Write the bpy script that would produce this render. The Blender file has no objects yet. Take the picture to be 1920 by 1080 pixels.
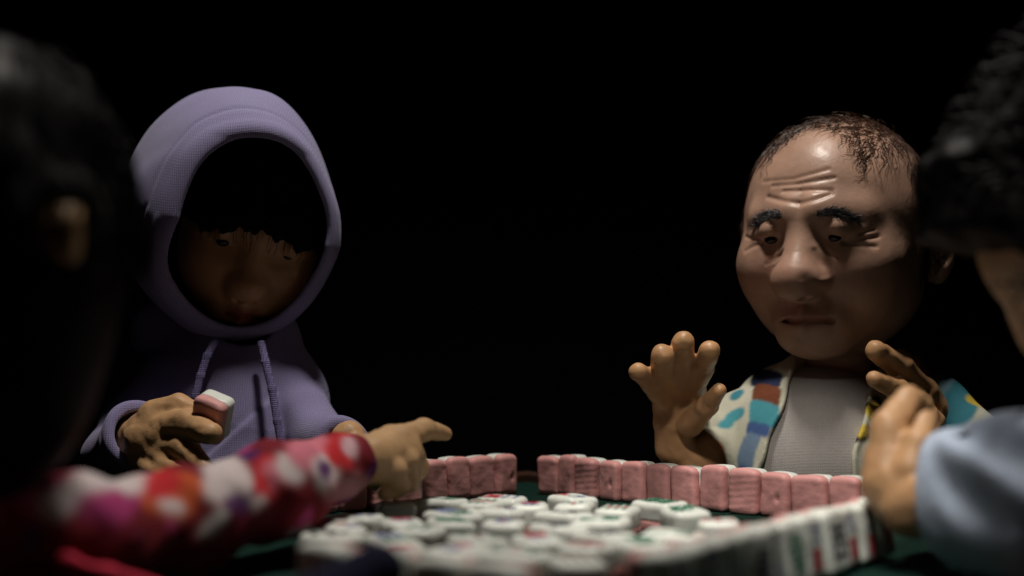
import bpy, math, random
import numpy as np
from mathutils import Matrix, Vector, Euler

random.seed(7)
rng = np.random.default_rng(7)
SC = bpy.context.scene
COL = SC.collection
F, CX, HY, CAMH = 2400.0, 960.0, 680.0, 0.241      # focal length in photo pixels, principal column, horizon row, camera height


def W(px, py, Y):
    return np.array([(px - CX) / F * Y, Y, CAMH - (py - HY) / F * Y])


# ------------------------------------------------------------------ materials
MATS = {}


def mat(name, base, rough=0.6, spec=0.5, var=0.0, vscale=20.0, bump=0.0, bscale=80.0, bdist=0.004,
        sss=0.0, sheen=0.0, attr=None, knit=0.0, kscale=50.0, coat=0.0, rvar=0.0):
    m = bpy.data.materials.new(name)
    m.use_nodes = True
    nt = m.node_tree
    N, L = nt.nodes, nt.links
    b = N['Principled BSDF']
    b.inputs['Roughness'].default_value = rough
    b.inputs['Specular IOR Level'].default_value = spec
    b.inputs['Base Color'].default_value = (*base, 1)
    if sss:
        b.inputs['Subsurface Weight'].default_value = sss
        b.inputs['Subsurface Radius'].default_value = (1.0, 0.45, 0.25)
        b.inputs['Subsurface Scale'].default_value = 0.006
    if sheen:
        b.inputs['Sheen Weight'].default_value = sheen
        b.inputs['Sheen Roughness'].default_value = 0.5
    if coat:
        b.inputs['Coat Weight'].default_value = coat
        b.inputs['Coat Roughness'].default_value = 0.25
    tc = N.new('ShaderNodeTexCoord')
    col = None
    if attr:
        a = N.new('ShaderNodeAttribute'); a.attribute_name = attr
        col = a.outputs['Color']
    if var:
        n = N.new('ShaderNodeTexNoise'); n.inputs['Scale'].default_value = vscale
        n.inputs['Detail'].default_value = 6; n.inputs['Roughness'].default_value = 0.65
        L.new(tc.outputs['Object'], n.inputs['Vector'])
        r = N.new('ShaderNodeMapRange')
        r.inputs['From Min'].default_value = 0.25; r.inputs['From Max'].default_value = 0.75
        r.inputs['To Min'].default_value = 1 - var; r.inputs['To Max'].default_value = 1 + var
        L.new(n.outputs['Fac'], r.inputs['Value'])
        mx = N.new('ShaderNodeMix'); mx.data_type = 'RGBA'; mx.blend_type = 'MULTIPLY'
        mx.inputs[0].default_value = 1
        if col is not None:
            L.new(col, mx.inputs[6])
        else:
            mx.inputs[6].default_value = (*base, 1)
        cb = N.new('ShaderNodeCombineColor')
        for i in range(3):
            L.new(r.outputs['Result'], cb.inputs[i])
        L.new(cb.outputs['Color'], mx.inputs[7])
        col = mx.outputs[2]
    if col is not None:
        L.new(col, b.inputs['Base Color'])
    if rvar:
        n = N.new('ShaderNodeTexNoise'); n.inputs['Scale'].default_value = vscale * 1.7
        n.inputs['Detail'].default_value = 4
        L.new(tc.outputs['Object'], n.inputs['Vector'])
        r = N.new('ShaderNodeMapRange')
        r.inputs['From Min'].default_value = 0.3; r.inputs['From Max'].default_value = 0.7
        r.inputs['To Min'].default_value = rough - rvar; r.inputs['To Max'].default_value = rough + rvar
        L.new(n.outputs['Fac'], r.inputs['Value'])
        L.new(r.outputs['Result'], b.inputs['Roughness'])
    last = None
    if bump:
        n = N.new('ShaderNodeTexNoise'); n.inputs['Scale'].default_value = bscale
        n.inputs['Detail'].default_value = 5; n.inputs['Roughness'].default_value = 0.6
        L.new(tc.outputs['Object'], n.inputs['Vector'])
        bp = N.new('ShaderNodeBump'); bp.inputs['Strength'].default_value = bump
        bp.inputs['Distance'].default_value = bdist
        L.new(n.outputs['Fac'], bp.inputs['Height'])
        last = bp
    if knit:
        ws = []
        for prof in ('X', 'Z'):
            w = N.new('ShaderNodeTexWave'); w.wave_type = 'BANDS'; w.bands_direction = prof
            w.inputs['Scale'].default_value = kscale * (1.0 if prof == 'X' else 1.35)
            w.inputs['Distortion'].default_value = 2.6
            w.inputs['Detail'].default_value = 2.0
            w.inputs['Detail Scale'].default_value = 1.5
            L.new(tc.outputs['Object'], w.inputs['Vector'])
            ws.append(w)
        mm = N.new('ShaderNodeMath'); mm.operation = 'MULTIPLY'
        L.new(ws[0].outputs['Fac'], mm.inputs[0]); L.new(ws[1].outputs['Fac'], mm.inputs[1])
        bp = N.new('ShaderNodeBump'); bp.inputs['Strength'].default_value = knit
        bp.inputs['Distance'].default_value = 0.0025
        L.new(mm.outputs[0], bp.inputs['Height'])
        if last:
            L.new(last.outputs['Normal'], bp.inputs['Normal'])
        last = bp
        # the gaps between the stitches get a slightly darker colour
        if col is None:
            mx = N.new('ShaderNodeMix'); mx.data_type = 'RGBA'
            mx.inputs[6].default_value = (base[0] * .74, base[1] * .72, base[2] * .78, 1)
            mx.inputs[7].default_value = (*base, 1)
            mr = N.new('ShaderNodeMapRange'); mr.inputs['From Max'].default_value = 0.45
            L.new(mm.outputs[0], mr.inputs['Value'])
            L.new(mr.outputs['Result'], mx.inputs[0])
            L.new(mx.outputs[2], b.inputs['Base Color'])
    if last:
        L.new(last.outputs['Normal'], b.inputs['Normal'])
    MATS[name] = m
    return m


M_SKIN_MAN = mat('aged_clay_skin', (.40, .24, .16), .44, .42, var=.16, vscale=16, bump=.15, bscale=90, sss=.12, rvar=.1, attr='print')
M_SKIN_HOOD = mat('tan_clay_skin', (.52, .305, .15), .5, .45, var=.16, vscale=22, bump=.3, bscale=70, sss=.1, attr='print')
M_SKIN_FLORAL = mat('pale_clay_skin', (.50, .31, .16), .5, .45, var=.14, vscale=18, bump=.2, bscale=60, sss=.1, attr='print')
M_SKIN_BLUE = mat('warm_clay_skin', (.47, .27, .135), .48, .45, var=.14, vscale=18, bump=.2, bscale=60, sss=.1, attr='print')
M_KNIT = mat('lavender_knit', (.28, .255, .43), .95, .1, knit=.35, kscale=82, sheen=.15, bump=.15, bscale=30)
M_KNIT_RIB = mat('lavender_rib', (.29, .27, .44), .95, .1, knit=.32, kscale=88, sheen=.15)
M_CORD = mat('lavender_cord', (.20, .18, .34), .95, .1, knit=1, kscale=70)
M_TEE = mat('grey_tshirt_weave', (.46, .43, .41), .95, .1, var=.06, vscale=60, knit=.4, kscale=95)
M_SHIRT = mat('printed_shirt_cotton', (.6, .58, .48), .9, .15, attr='print', var=.08, vscale=50, bump=.2, bscale=180, bdist=.002)
M_FLORAL = mat('floral_sleeve_cotton', (.6, .1, .1), .9, .15, attr='print', var=.1, vscale=40, bump=.2, bscale=120, bdist=.002)
M_PINKHEM = mat('pink_hem_cotton', (.62, .04, .08), .9, .15, var=.2, vscale=30)
M_NAVY = mat('navy_cotton', (.012, .012, .03), .95, .1, var=.2, vscale=30)
M_BLUE = mat('pale_blue_cotton', (.38, .45, .57), .9, .12, var=.16, vscale=26, bump=.3, bscale=40, bdist=.006)
M_HAIR = mat('black_hair', (.0014, .0012, .0012), .5, .06)
M_HAIR_SOFT = mat('matt_black_hair', (.004, .0035, .004), .7, .12)
M_HAIR_BROWN = mat('dark_brown_hair', (.065, .028, .015), .35, .4)
M_BROW = mat('brow_hair', (.022, .021, .024), .35, .5)
M_EYE = mat('black_glass_eye', (.004, .003, .003), .15, .5)
M_WHITE = mat('white_tile_clay', (.75, .785, .73), .42, .5, var=.07, vscale=30, bump=.15, bscale=60, coat=.1)
M_PINK = mat('pink_tile_clay', (.70, .335, .32), .55, .4, var=.12, vscale=40, bump=.22, bscale=75, bdist=.004)
M_RED = mat('red_tile_paint', (.55, .03, .06), .5)
M_GREEN = mat('green_tile_paint', (.012, .19, .10), .5)
M_INK = mat('blue_tile_paint', (.025, .09, .42), .5)
M_BLACK = mat('dark_tile_paint', (.012, .02, .045), .5)
M_FELT = mat('green_table_felt', (.0045, .022, .016), .95, .1, var=.2, vscale=60, bump=.4, bscale=300, bdist=.002)
M_WOOD = mat('dark_table_wood', (.045, .018, .010), .5, .4, var=.3, vscale=25)
M_DROP = mat('black_backdrop_cloth', (.0015, .0015, .0018), .95, .05)


# ------------------------------------------------------------------ scene objects
def setprops(o, label=None, cat=None, group=None, kind=None):
    if label: o['label'] = label
    if cat: o['category'] = cat
    if group: o['group'] = group
    if kind: o['kind'] = kind
    return o


def empty(name, loc, label, cat, group=None, rot=(0, 0, 0)):
    o = bpy.data.objects.new(name, None)
    o.empty_display_size = .05
    COL.objects.link(o)
    o.location = Vector(loc); o.rotation_euler = rot
    return setprops(o, label, cat, group)


def new_mesh(name, V, Fc, mats, smooth=True, colors=None, mat_idx=None):
    me = bpy.data.meshes.new(name)
    V = np.asarray(V, np.float32)
    me.vertices.add(len(V)); me.vertices.foreach_set('co', V.ravel())
    if isinstance(Fc, np.ndarray):
        k = Fc.shape[1]
        me.loops.add(Fc.size); me.loops.foreach_set('vertex_index', Fc.astype(np.int32).ravel())
        me.polygons.add(len(Fc))
        me.polygons.foreach_set('loop_start', np.arange(0, Fc.size, k, dtype=np.int32))
    else:
        flat = [i for f in Fc for i in f]
        me.loops.add(len(flat)); me.loops.foreach_set('vertex_index', np.array(flat, np.int32))
        me.polygons.add(len(Fc))
        st = np.cumsum([0] + [len(f) for f in Fc[:-1]]).astype(np.int32)
        me.polygons.foreach_set('loop_start', st)
    for m in (mats if isinstance(mats, (list, tuple)) else [mats]):
        me.materials.append(m)
    if mat_idx is not None:
        me.polygons.foreach_set('material_index', np.asarray(mat_idx, np.int32))
    me.update(calc_edges=True)
    me.validate()
    me.polygons.foreach_set('use_smooth', np.full(len(me.polygons), smooth))
    if colors is not None:
        at = me.color_attributes.new('print', 'FLOAT_COLOR', 'POINT')
        c = np.ones((len(V), 4), np.float32); c[:, :3] = colors
        at.data.foreach_set('color', c.ravel())
    return me


def put(name, V, Fc, m, parent, smooth=True, colors=None):
    """a mesh in world coordinates, linked under its thing (or part)"""
    root = parent
    while root.parent is not None:
        root = root.parent
    me = new_mesh(name, np.asarray(V) - np.array(root.location), Fc, m, smooth, colors)
    o = bpy.data.objects.new(name, me)
    COL.objects.link(o)
    o.parent = parent
    return o


# ------------------------------------------------------------------ signed distance modelling
def smin(a, b, k):
    h = np.maximum(k - np.abs(a - b), 0) / k
    return np.minimum(a, b) - h * h * k * .25


def smax(a, b, k):
    return -smin(-a, -b, k)


def rc(P, a, b, r1, r2):
    a = np.asarray(a, np.float32); b = np.asarray(b, np.float32)
    ba = b - a; pa = P - a
    t = np.clip(pa @ ba / max(float(ba @ ba), 1e-12), 0, 1)
    return np.linalg.norm(pa - t[:, None] * ba, axis=1) - (r1 + (r2 - r1) * t)


def ell(P, c, r):
    q = P - np.asarray(c, np.float32); r = np.asarray(r, np.float32)
    k0 = np.linalg.norm(q / r, axis=1); k1 = np.linalg.norm(q / (r * r), axis=1)
    return k0 * (k0 - 1) / np.maximum(k1, 1e-6)


def rbox(P, h, r):
    q = np.abs(P) - (np.asarray(h, np.float32) - r)
    return np.linalg.norm(np.maximum(q, 0), axis=1) + np.minimum(q.max(axis=1), 0) - r


def noise(P, s, seed=0.0):
    x, y, z = P[:, 0] * s + seed, P[:, 1] * s + seed * 1.7, P[:, 2] * s - seed
    return (np.sin(x + 1.7 * np.sin(.8 * y + .3) + z * .3) * np.sin(y * 1.1 + 1.3 * np.sin(.9 * z + 1.0))
            + np.sin(z * 1.2 + 1.5 * np.sin(.7 * x + 2.0)) * .7) * .6


def polyline_d2(x, z, pts):
    d = np.full(len(x), 9.0)
    for (x0, z0), (x1, z1) in zip(pts[:-1], pts[1:]):
        bx, bz = x1 - x0, z1 - z0
        t = np.clip(((x - x0) * bx + (z - z0) * bz) / (bx * bx + bz * bz + 1e-12), 0, 1)
        d = np.minimum(d, (x - x0 - t * bx) ** 2 + (z - z0 - t * bz) ** 2)
    return d


def surface(f, lo, hi, h, project=True):
    """naive surface nets over the box lo-hi: only blocks near the surface are sampled finely"""
    lo = np.asarray(lo, np.float64); hi = np.asarray(hi, np.float64)
    B = 8
    nb = np.ceil((hi - lo) / (h * B)).astype(int)
    n = nb * B + 1
    bc = np.stack(np.meshgrid(*[np.arange(k) for k in nb], indexing='ij'), -1).reshape(-1, 3)
    cent = lo + (bc + .5) * B * h
    fc = f(cent.astype(np.float32))
    near = np.abs(fc) < B * h * .87 * 1.5 + .004
    big = np.sign(fc).reshape(nb)
    vals = np.ones(n, np.float32)
    vals[:-1, :-1, :-1] = np.repeat(np.repeat(np.repeat(big, B, 0), B, 1), B, 2)
    o = np.stack(np.meshgrid(*[np.arange(B + 1)] * 3, indexing='ij'), -1).reshape(-1, 3)
    blocks = bc[near]
    for s in range(0, len(blocks), 300):
        idx = (blocks[s:s + 300, None, :] * B + o[None]).reshape(-1, 3)
        vals[idx[:, 0], idx[:, 1], idx[:, 2]] = f((lo + idx * h).astype(np.float32))
    # outside border stays outside so that the mesh closes
    for ax in range(3):
        sl = [slice(None)] * 3
        for e in (0, -1):
            sl[ax] = e
            vals[tuple(sl)] = np.maximum(vals[tuple(sl)], 1e-4)
    ins = vals < 0
    cnt = np.zeros(n - 1, np.int8)
    for dx in (0, 1):
        for dy in (0, 1):
            for dz in (0, 1):
                cnt += ins[dx:n[0] - 1 + dx, dy:n[1] - 1 + dy, dz:n[2] - 1 + dz]
    act = np.argwhere((cnt > 0) & (cnt < 8))
    cid = np.full(n - 1, -1, np.int32)
    cid[act[:, 0], act[:, 1], act[:, 2]] = np.arange(len(act))
    acc = np.zeros((len(act), 3)); num = np.zeros(len(act))
    corners = np.array([[i, j, k] for i in (0, 1) for j in (0, 1) for k in (0, 1)])
    for a in corners:
        for ax in range(3):
            if a[ax]:
                continue
            b = a.copy(); b[ax] = 1
            ia, ib = act + a, act + b
            va = vals[ia[:, 0], ia[:, 1], ia[:, 2]]; vb = vals[ib[:, 0], ib[:, 1], ib[:, 2]]
            m = (va < 0) != (vb < 0)
            t = va[m] / (va[m] - vb[m])
            acc[m] += ia[m] + t[:, None] * (b - a)
            num[m] += 1
    V = lo + acc / np.maximum(num, 1)[:, None] * h
    quads = []
    for ax in range(3):
        u, v = (ax + 1) % 3, (ax + 2) % 3
        sl0 = [slice(None)] * 3; sl1 = [slice(None)] * 3
        sl0[ax] = slice(0, -1); sl1[ax] = slice(1, None)
        e = np.argwhere(ins[tuple(sl0)] != ins[tuple(sl1)])
        e = e[(e[:, u] > 0) & (e[:, v] > 0) & (e[:, u] < n[u] - 1) & (e[:, v] < n[v] - 1)]
        flip = ins[e[:, 0], e[:, 1], e[:, 2]]
        q = []
        for du, dv in ((-1, -1), (0, -1), (0, 0), (-1, 0)):
            c = e.copy(); c[:, u] += du; c[:, v] += dv
            q.append(cid[c[:, 0], c[:, 1], c[:, 2]])
        q = np.stack(q, 1)
        q[~flip] = q[~flip][:, ::-1]
        quads.append(q)
    Q = np.concatenate(quads)
    if project:
        e = h * .5
        for _ in range(2):
            P = V.astype(np.float32)
            f0 = f(P)
            g = np.stack([f(P + d) - f0 for d in np.eye(3, dtype=np.float32) * e], 1) / e
            st = f0[:, None] * g / np.maximum((g * g).sum(1), .25)[:, None]
            V = V - np.clip(st, -h, h) * .8
    return V, Q


def chain_r(c):
    """[(px, py, depth, radius in px)] -> world points and radii"""
    return [(W(px, py, Y), r * Y / F) for px, py, Y, r in c]


def chains_sdf(chains, k=.007):
    segs = []
    for c in chains:
        pr = chain_r(c)
        for (a, ra), (b, rb) in zip(pr[:-1], pr[1:]):
            segs.append((a, b, ra, rb))

    def f(P):
        d = None
        for s in segs:
            e = rc(P, *s)
            d = e if d is None else smin(d, e, k)
        return d
    return f


def bbox_chains(chains, pad):
    pts = [(p, r) for c in chains for p, r in chain_r(c)]
    lo = np.min([p - r for p, r in pts], 0) - pad
    hi = np.max([p + r for p, r in pts], 0) + pad
    return lo, hi


def tubes(lines, radius, sides=3, taper=True):
    """many thin strands as one mesh; lines: array (n, k, 3)"""
    L = np.asarray(lines, np.float64)
    n, k, _ = L.shape
    T = np.gradient(L, axis=1)
    T /= np.linalg.norm(T, axis=2, keepdims=True) + 1e-9
    ref = np.where(np.abs(T[..., 2:3]) < .9, np.array([0, 0, 1.0]), np.array([1.0, 0, 0]))
    A = np.cross(T, ref); A /= np.linalg.norm(A, axis=2, keepdims=True) + 1e-9
    Bn = np.cross(T, A)
    r = np.broadcast_to(np.asarray(radius, float).reshape(-1, 1), (n, k)).copy()
    if taper:
        r = r * np.linspace(1, .25, k)[None]
    rings = []
    for s in range(sides):
        t = 2 * math.pi * s / sides
        rings.append(L + r[..., None] * (math.cos(t) * A + math.sin(t) * Bn))
    V = np.stack(rings, 2).reshape(-1, 3)
    base = (np.arange(n)[:, None] * k + np.arange(k - 1)[None]).reshape(-1) * sides
    Q = []
    for s in range(sides):
        s2 = (s + 1) % sides
        Q.append(np.stack([base + s, base + s2, base + sides + s2, base + sides + s], 1))
    return V, np.concatenate(Q)


def frame(center, yaw=0, pitch=0, roll=0):
    """head frame: the local face looks along -Y. yaw>0 turns it to the photo's left, pitch>0 nods it down, roll>0 tips it clockwise"""
    R = (Matrix.Rotation(math.radians(-yaw), 3, 'Z') @ Matrix.Rotation(math.radians(pitch), 3, 'X')
         @ Matrix.Rotation(math.radians(roll), 3, 'Y'))
    return np.array(R, np.float32), np.asarray(center, np.float32)


def to_local(P, fr):
    return (P - fr[1]) @ fr[0]


def to_world(P, fr):
    return np.asarray(P) @ fr[0].T + fr[1]


# ------------------------------------------------------------------ heads
def head_sdf(q, wrinkled):
    x, y, z = q[:, 0], q[:, 1], q[:, 2]
    s = np.stack([np.abs(x), y, z], 1)
    if wrinkled == 1:
        d = ell(q, (0, .012, .048), (.156, .172, .150))
        d = smin(d, ell(q, (0, -.012, -.075), (.157, .140, .142)), .07)
        d = smin(d, ell(s, (.074, -.098, -.058), (.060, .055, .055)), .05)        # cheeks
        d = smin(d, ell(q, (0, -.115, -.176), (.06, .045, .036)), .05)             # chin
        ey, ez, ex, ny = -.143, -.006, .056, 0.0
        nz = -.077
    else:
        d = ell(q, (0, .012, .055), (.140, .150, .150))
        d = smin(d, ell(q, (0, -.018, -.055), (.130, .118, .122)), .07)
        d = smin(d, ell(s, (.066, -.085, -.035), (.055, .048, .05)), .05)
        d = smin(d, ell(q, (0, -.10, -.140), (.045, .036, .032)), .05)
        ey, ez, ex, ny = -.118, .024, .058, .026
        nz = -.046
    # brow ridge and sockets
    d = smin(d, rc(s, (.022, ey - .012, ez + .045), (.088, ey + .022, ez + .040), .015, .012), .04)
    d = smax(d, -ell(s, (ex, ey - .041, ez - .002), (.040, .018, .020)), .022)
    # lids: two rolls with the slit between
    d = smin(d, rc(s, (ex - .030, ey + .001, ez + .008), (ex + .004, ey - .010, ez + .0170), .010, .0145), .010)
    d = smin(d, rc(s, (ex + .004, ey - .010, ez + .0170), (ex + .042, ey + .020, ez + .004), .0145, .009), .010)
    d = smin(d, rc(s, (ex - .028, ey - .002, ez - .0150), (ex + .036, ey + .016, ez - .0165), .0105, .0095), .010)
    # nose
    bw = .018 if wrinkled == 1 else .011
    ns = 1.0 if wrinkled == 1 else .74
    d = smin(d, rc(q, (0, ey - .008, ez + .020), (0, ey - .042 * ns, nz + .012), bw, .030 * ns), .03)
    d = smin(d, ell(q, (0, ey - .046 * ns, nz), (.041 * ns, .033 * ns, .032 * ns)), .02)
    d = smin(d, ell(s, (.030 * ns, ey - .022 * ns, nz - .003), (.016 * ns, .022 * ns, .017 * ns)), .018)
    d = smax(d, -ell(s, (.016 * ns, ey - .050 * ns, nz - .031 * ns), (.009, .012, .010)), .008)
    # mouth
    mz = nz - (.064 if wrinkled == 1 else .052)
    my = (-.154 if wrinkled == 1 else -.134)
    d = smin(d, ell(q, (0, my + .022, mz), (.052, .03, .032)), .035)
    d = smin(d, rc(s, (0, my - .012, mz + .010), (.036, my + .016, mz - .001), .010, .005), .012)
    d = smin(d, rc(s, (0, my - .012, mz - .013), (.031, my + .014, mz - .006), .011, .005), .012)
    d = smax(d, -rc(s, (0, my - .024, mz - .002), (.044, my + .006, mz - .004), .004, .003), .006)
    # ears
    a = .160 if wrinkled == 1 else .140
    oy = .022 if wrinkled == 1 else 0.0
    if wrinkled == 2:
        a = a + .034; s = s * np.array([1, 1, 1], np.float32)
    s = s - np.array([0, oy, 0], np.float32)
    e = ell(s, (a + .006, .022, -.030), (.031, .040, .066) if wrinkled != 2 else (.020, .027, .034))
    if wrinkled != 2:
        e = smin(e, rc(s, (a + .014, .018, .010), (a + .018, .045, -.02), .014, .014), .02)
    if wrinkled == 3:
        e = e + .05
    e = smax(e, -ell(s, (a + .022, .000, -.026), (.018, .020, .036)), .012)
    d = smin(d, e, .012)
    # hand-pressed clay
    d = d + noise(q, 26, 1.0) * .0022 + noise(q, 60, 3.0) * .0008
    if wrinkled == 1:
        front = y < .0
        g = np.zeros(len(x))
        for pts, dep, wid in MAN_LINES:
            d2 = polyline_d2(x, z, pts)
            wid = wid * .9
            g += .5 * dep * np.exp(-d2 / wid ** 2) - .13 * dep * np.exp(-d2 / (wid * 2.8) ** 2)
        d = d + np.where(front, g, 0)
    return d


SKIN_BASE = {'aged_clay_skin': (.47, .285, .205), 'tan_clay_skin': (.52, .305, .15), 'pale_clay_skin': (.50, .31, .16), 'warm_clay_skin': (.47, .27, .135)}


def soften(C, Q, times):
    """dye bleeding a little into the cloth"""
    C = np.asarray(C, float)
    for _ in range(times):
        m = C[Q].mean(1)
        A = np.zeros_like(C); n = np.zeros(len(C))
        for k in range(4):
            np.add.at(A, Q[:, k], m); np.add.at(n, Q[:, k], 1)
        C = A / np.maximum(n, 1)[:, None]
    return C


def px_line(pts, fr):
    """photo pixels on the man's face -> local (x, z) of the near face surface"""
    out = []
    for px, py in pts:
        # march a ray in the local frame against a plain egg
        o = to_local(np.array([[0, 0, CAMH]], np.float32), fr)[0]
        t = to_local(W(px, py, 2.3)[None].astype(np.float32), fr)[0]
        dr = (t - o) / np.linalg.norm(t - o)
        r = np.array([.160, .165, .21])
        oc = o - np.array([0, 0, -.003])
        A = ((dr / r) ** 2).sum(); Bq = 2 * (oc * dr / r ** 2).sum(); Cq = ((oc / r) ** 2).sum() - 1
        dis = max(Bq * Bq - 4 * A * Cq, 0)
        p = o + dr * (-Bq - math.sqrt(dis)) / (2 * A)
        out.append((p[0], p[2]))
    return out


FR_MAN = frame(W(1566, 437, 2.28), yaw=34, pitch=6, roll=1)
MAN_LINES = []
for pts, dep, wid in [
    ([(1434, 341), (1490, 336), (1530, 325), (1556, 318)], .0035, .0040),
    ([(1450, 349), (1500, 345), (1540, 338), (1566, 334)], .0045, .0040),
    ([(1470, 359), (1520, 357), (1562, 357)], .0045, .0042),
    ([(1442, 370), (1475, 378), (1505, 382), (1535, 375), (1562, 364)], .0055, .0050),
    ([(1583, 450), (1608, 440), (1640, 430)], .0050, .0042),
    ([(1585, 453), (1612, 450), (1650, 444)], .0045, .0042),
    ([(1582, 456), (1610, 458), (1650, 462)], .0042, .0042),
    ([(1545, 462), (1560, 478), (1576, 482)], .0035, .0040),
    ([(1533, 470), (1542, 495), (1556, 515)], .0035, .0050),
    ([(1475, 470), (1462, 480), (1447, 486)], .0035, .0035),
    ([(1470, 478), (1458, 488), (1444, 494)], .0030, .0035),
    ([(1432, 455), (1418, 462), (1408, 470)], .0040, .0040),
    ([(1428, 448), (1414, 448), (1404, 444)], .0040, .0040),
    ([(1535, 520), (1565, 560), (1580, 610)], .0055, .0110),
]:
    MAN_LINES.append((px_line(pts, FR_MAN), dep, wid))

FR_HOOD = frame(W(484, 450, 2.405), yaw=-7, pitch=22, roll=12)
HSL, HSR = .74, .92
FR_SHELL = frame(W(438, 426, 2.30), yaw=-23, pitch=27, roll=9)
FR_LEFT = frame(W(-26, 414, 1.14), yaw=212, pitch=4, roll=0)
FR_RIGHT = frame(W(2112, 400, 1.36), yaw=150, pitch=4, roll=0)


def shell_ell(P):
    q = to_local(P, FR_SHELL)
    qq = q.copy()
    qq[:, 0] = q[:, 0] / (1 - np.where(q[:, 0] > 0, .22, .08) * np.clip((q[:, 2] - .03) / .2, 0, 1))
    return ell(qq, (0, .045, .014), (.194, .255, .226)) + noise(q, 15, 2.0) * .009, q


def body_of(name, parent, skin, fr, wrinkled, chains, neck, h, hscale=1.0, k=.007):
    """head, neck, trunk core, arms and hands as one continuous clay figure"""
    cf = chains_sdf(chains, k)
    nk = [(np.asarray(a), ra) for a, ra in neck]

    def f(P):
        q = to_local(P, fr) / hscale
        d = ell(q, (0, 0, 0), (.20, .21, .24)) * hscale
        m = d < .06
        if m.any():
            d = d.copy(); d[m] = head_sdf(q[m], wrinkled) * hscale
            if wrinkled == 3:          # the back of the head keeps inside the hood
                se, sq = shell_ell(P[m])
                d[m] = np.where(sq[:, 1] > -.07, smax(d[m], se + .024, .01), d[m])
            d[~m] = np.maximum(d[~m], .02)
        for (a, ra), (b, rb) in zip(nk[:-1], nk[1:]):
            d = smin(d, rc(P, a, b, ra, rb), .03)
        e = cf(P) + noise(P, 95, 2.0) * .0010 + noise(P, 190, .4) * .0008
        return smin(d, e, .004)
    lo, hi = bbox_chains(chains, .02)
    c = fr[1]
    pts = [c - .25 * hscale, c + .25 * hscale] + [p - r for p, r in nk] + [p + r for p, r in nk]
    lo = np.minimum(lo, np.min(pts, 0)); hi = np.maximum(hi, np.max(pts, 0))
    V, Q = surface(f, lo, hi, h)
    base = np.array(SKIN_BASE[skin.name])
    Cc = np.tile(base, (len(V), 1))
    if wrinkled == 1:                  # the hands are a more orange clay than the face
        Cc[cf(V.astype(np.float32)) < .01] = (.54, .30, .145)
    q = to_local(V.astype(np.float32), fr) / hscale
    mz = -.141 if wrinkled == 1 else -.098
    lip = np.exp(-((q[:, 0] / .036) ** 4 + ((q[:, 2] - mz) / .017) ** 4)) * (q[:, 1] < -.09)
    flush = np.exp(-((q[:, 0] / .04) ** 2 + ((q[:, 2] - mz - .075) / .04) ** 2)) + np.exp(-(((np.abs(q[:, 0]) - .08) / .04) ** 2 + ((q[:, 2] - mz - .07) / .04) ** 2))
    flush = flush * (q[:, 1] < -.05)
    Cc = Cc * (1 + flush[:, None] * np.array([.03, -.04, -.04]))
    Cc = Cc * (1 - lip[:, None]) + lip[:, None] * base * (np.array([.82, .62, .62]) if wrinkled == 1 else np.array([.62, .33, .36]))
    return put(name, V, Q, skin, parent, colors=Cc), f


def ball(name, c, r, m, parent, n=12, fr=None):
    V = []; Fc = []
    for i in range(n + 1):
        for j in range(2 * n):
            t, p = math.pi * i / n, math.pi * j / n
            V.append((math.sin(t) * math.cos(p) * r[0], math.sin(t) * math.sin(p) * r[1], math.cos(t) * r[2]))
    for i in range(n):
        for j in range(2 * n):
            j2 = (j + 1) % (2 * n)
            Fc.append((i * 2 * n + j, (i + 1) * 2 * n + j, (i + 1) * 2 * n + j2, i * 2 * n + j2))
    V = np.array(V) + np.asarray(c)
    if fr is not None:
        V = to_world(V, fr)
    return put(name, V, np.array(Fc), m, parent)


def hair_on(fr, hs, wrinkled, roots_ok, count, length, steps, flow, curl, lift, seed, radius, thick_lift=0.0, mult=6, box=None):
    """strands that start on the scalp and follow it; all in the head's local frame"""
    r = np.random.default_rng(seed)
    P = r.normal(size=(count * mult, 3)); P /= np.linalg.norm(P, axis=1, keepdims=True)
    P = P * np.array([.17, .18, .20])
    if box is not None:
        P = r.uniform(box[0], box[1], size=(count * mult, 3))
    e = .003

    def sd(q):
        return head_sdf(q.astype(np.float32), wrinkled)

    def grad(q):
        f0 = sd(q)
        g = np.stack([sd(q + d) - f0 for d in np.eye(3) * e], 1) / e
        return f0, g / (np.linalg.norm(g, axis=1, keepdims=True) + 1e-9)
    for _ in range(4):
        f0, g = grad(P); P = P - f0[:, None] * g
    P = P[roots_ok(P, r)][:count]
    n = len(P)
    ph = r.uniform(0, 6.28, n); fq = r.uniform(.6, 1.4, n); amp = r.normal(1, .4, n)
    L = [P - 0]
    offs = lift * r.uniform(.2, 1.0, n) + thick_lift
    ln = length * r.uniform(.5, 1.3, n)
    p = P.copy()
    for i in range(1, steps):
        f0, g = grad(p)
        d = flow(p, r)
        ang = curl * amp * np.sin(ph + i * fq)
        d = d - (d * g).sum(1, keepdims=True) * g
        d /= np.linalg.norm(d, axis=1, keepdims=True) + 1e-9
        t = np.cross(g, d)
        d = d * np.cos(ang)[:, None] + t * np.sin(ang)[:, None]
        p = p + d * (ln / steps)[:, None]
        f0, g = grad(p)
        p = p + (offs * min(1, i / steps * 1.6) - f0)[:, None] * g
        L.append(p.copy())
    L = np.stack(L, 1)
    return to_world(L * hs, fr), n


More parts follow.
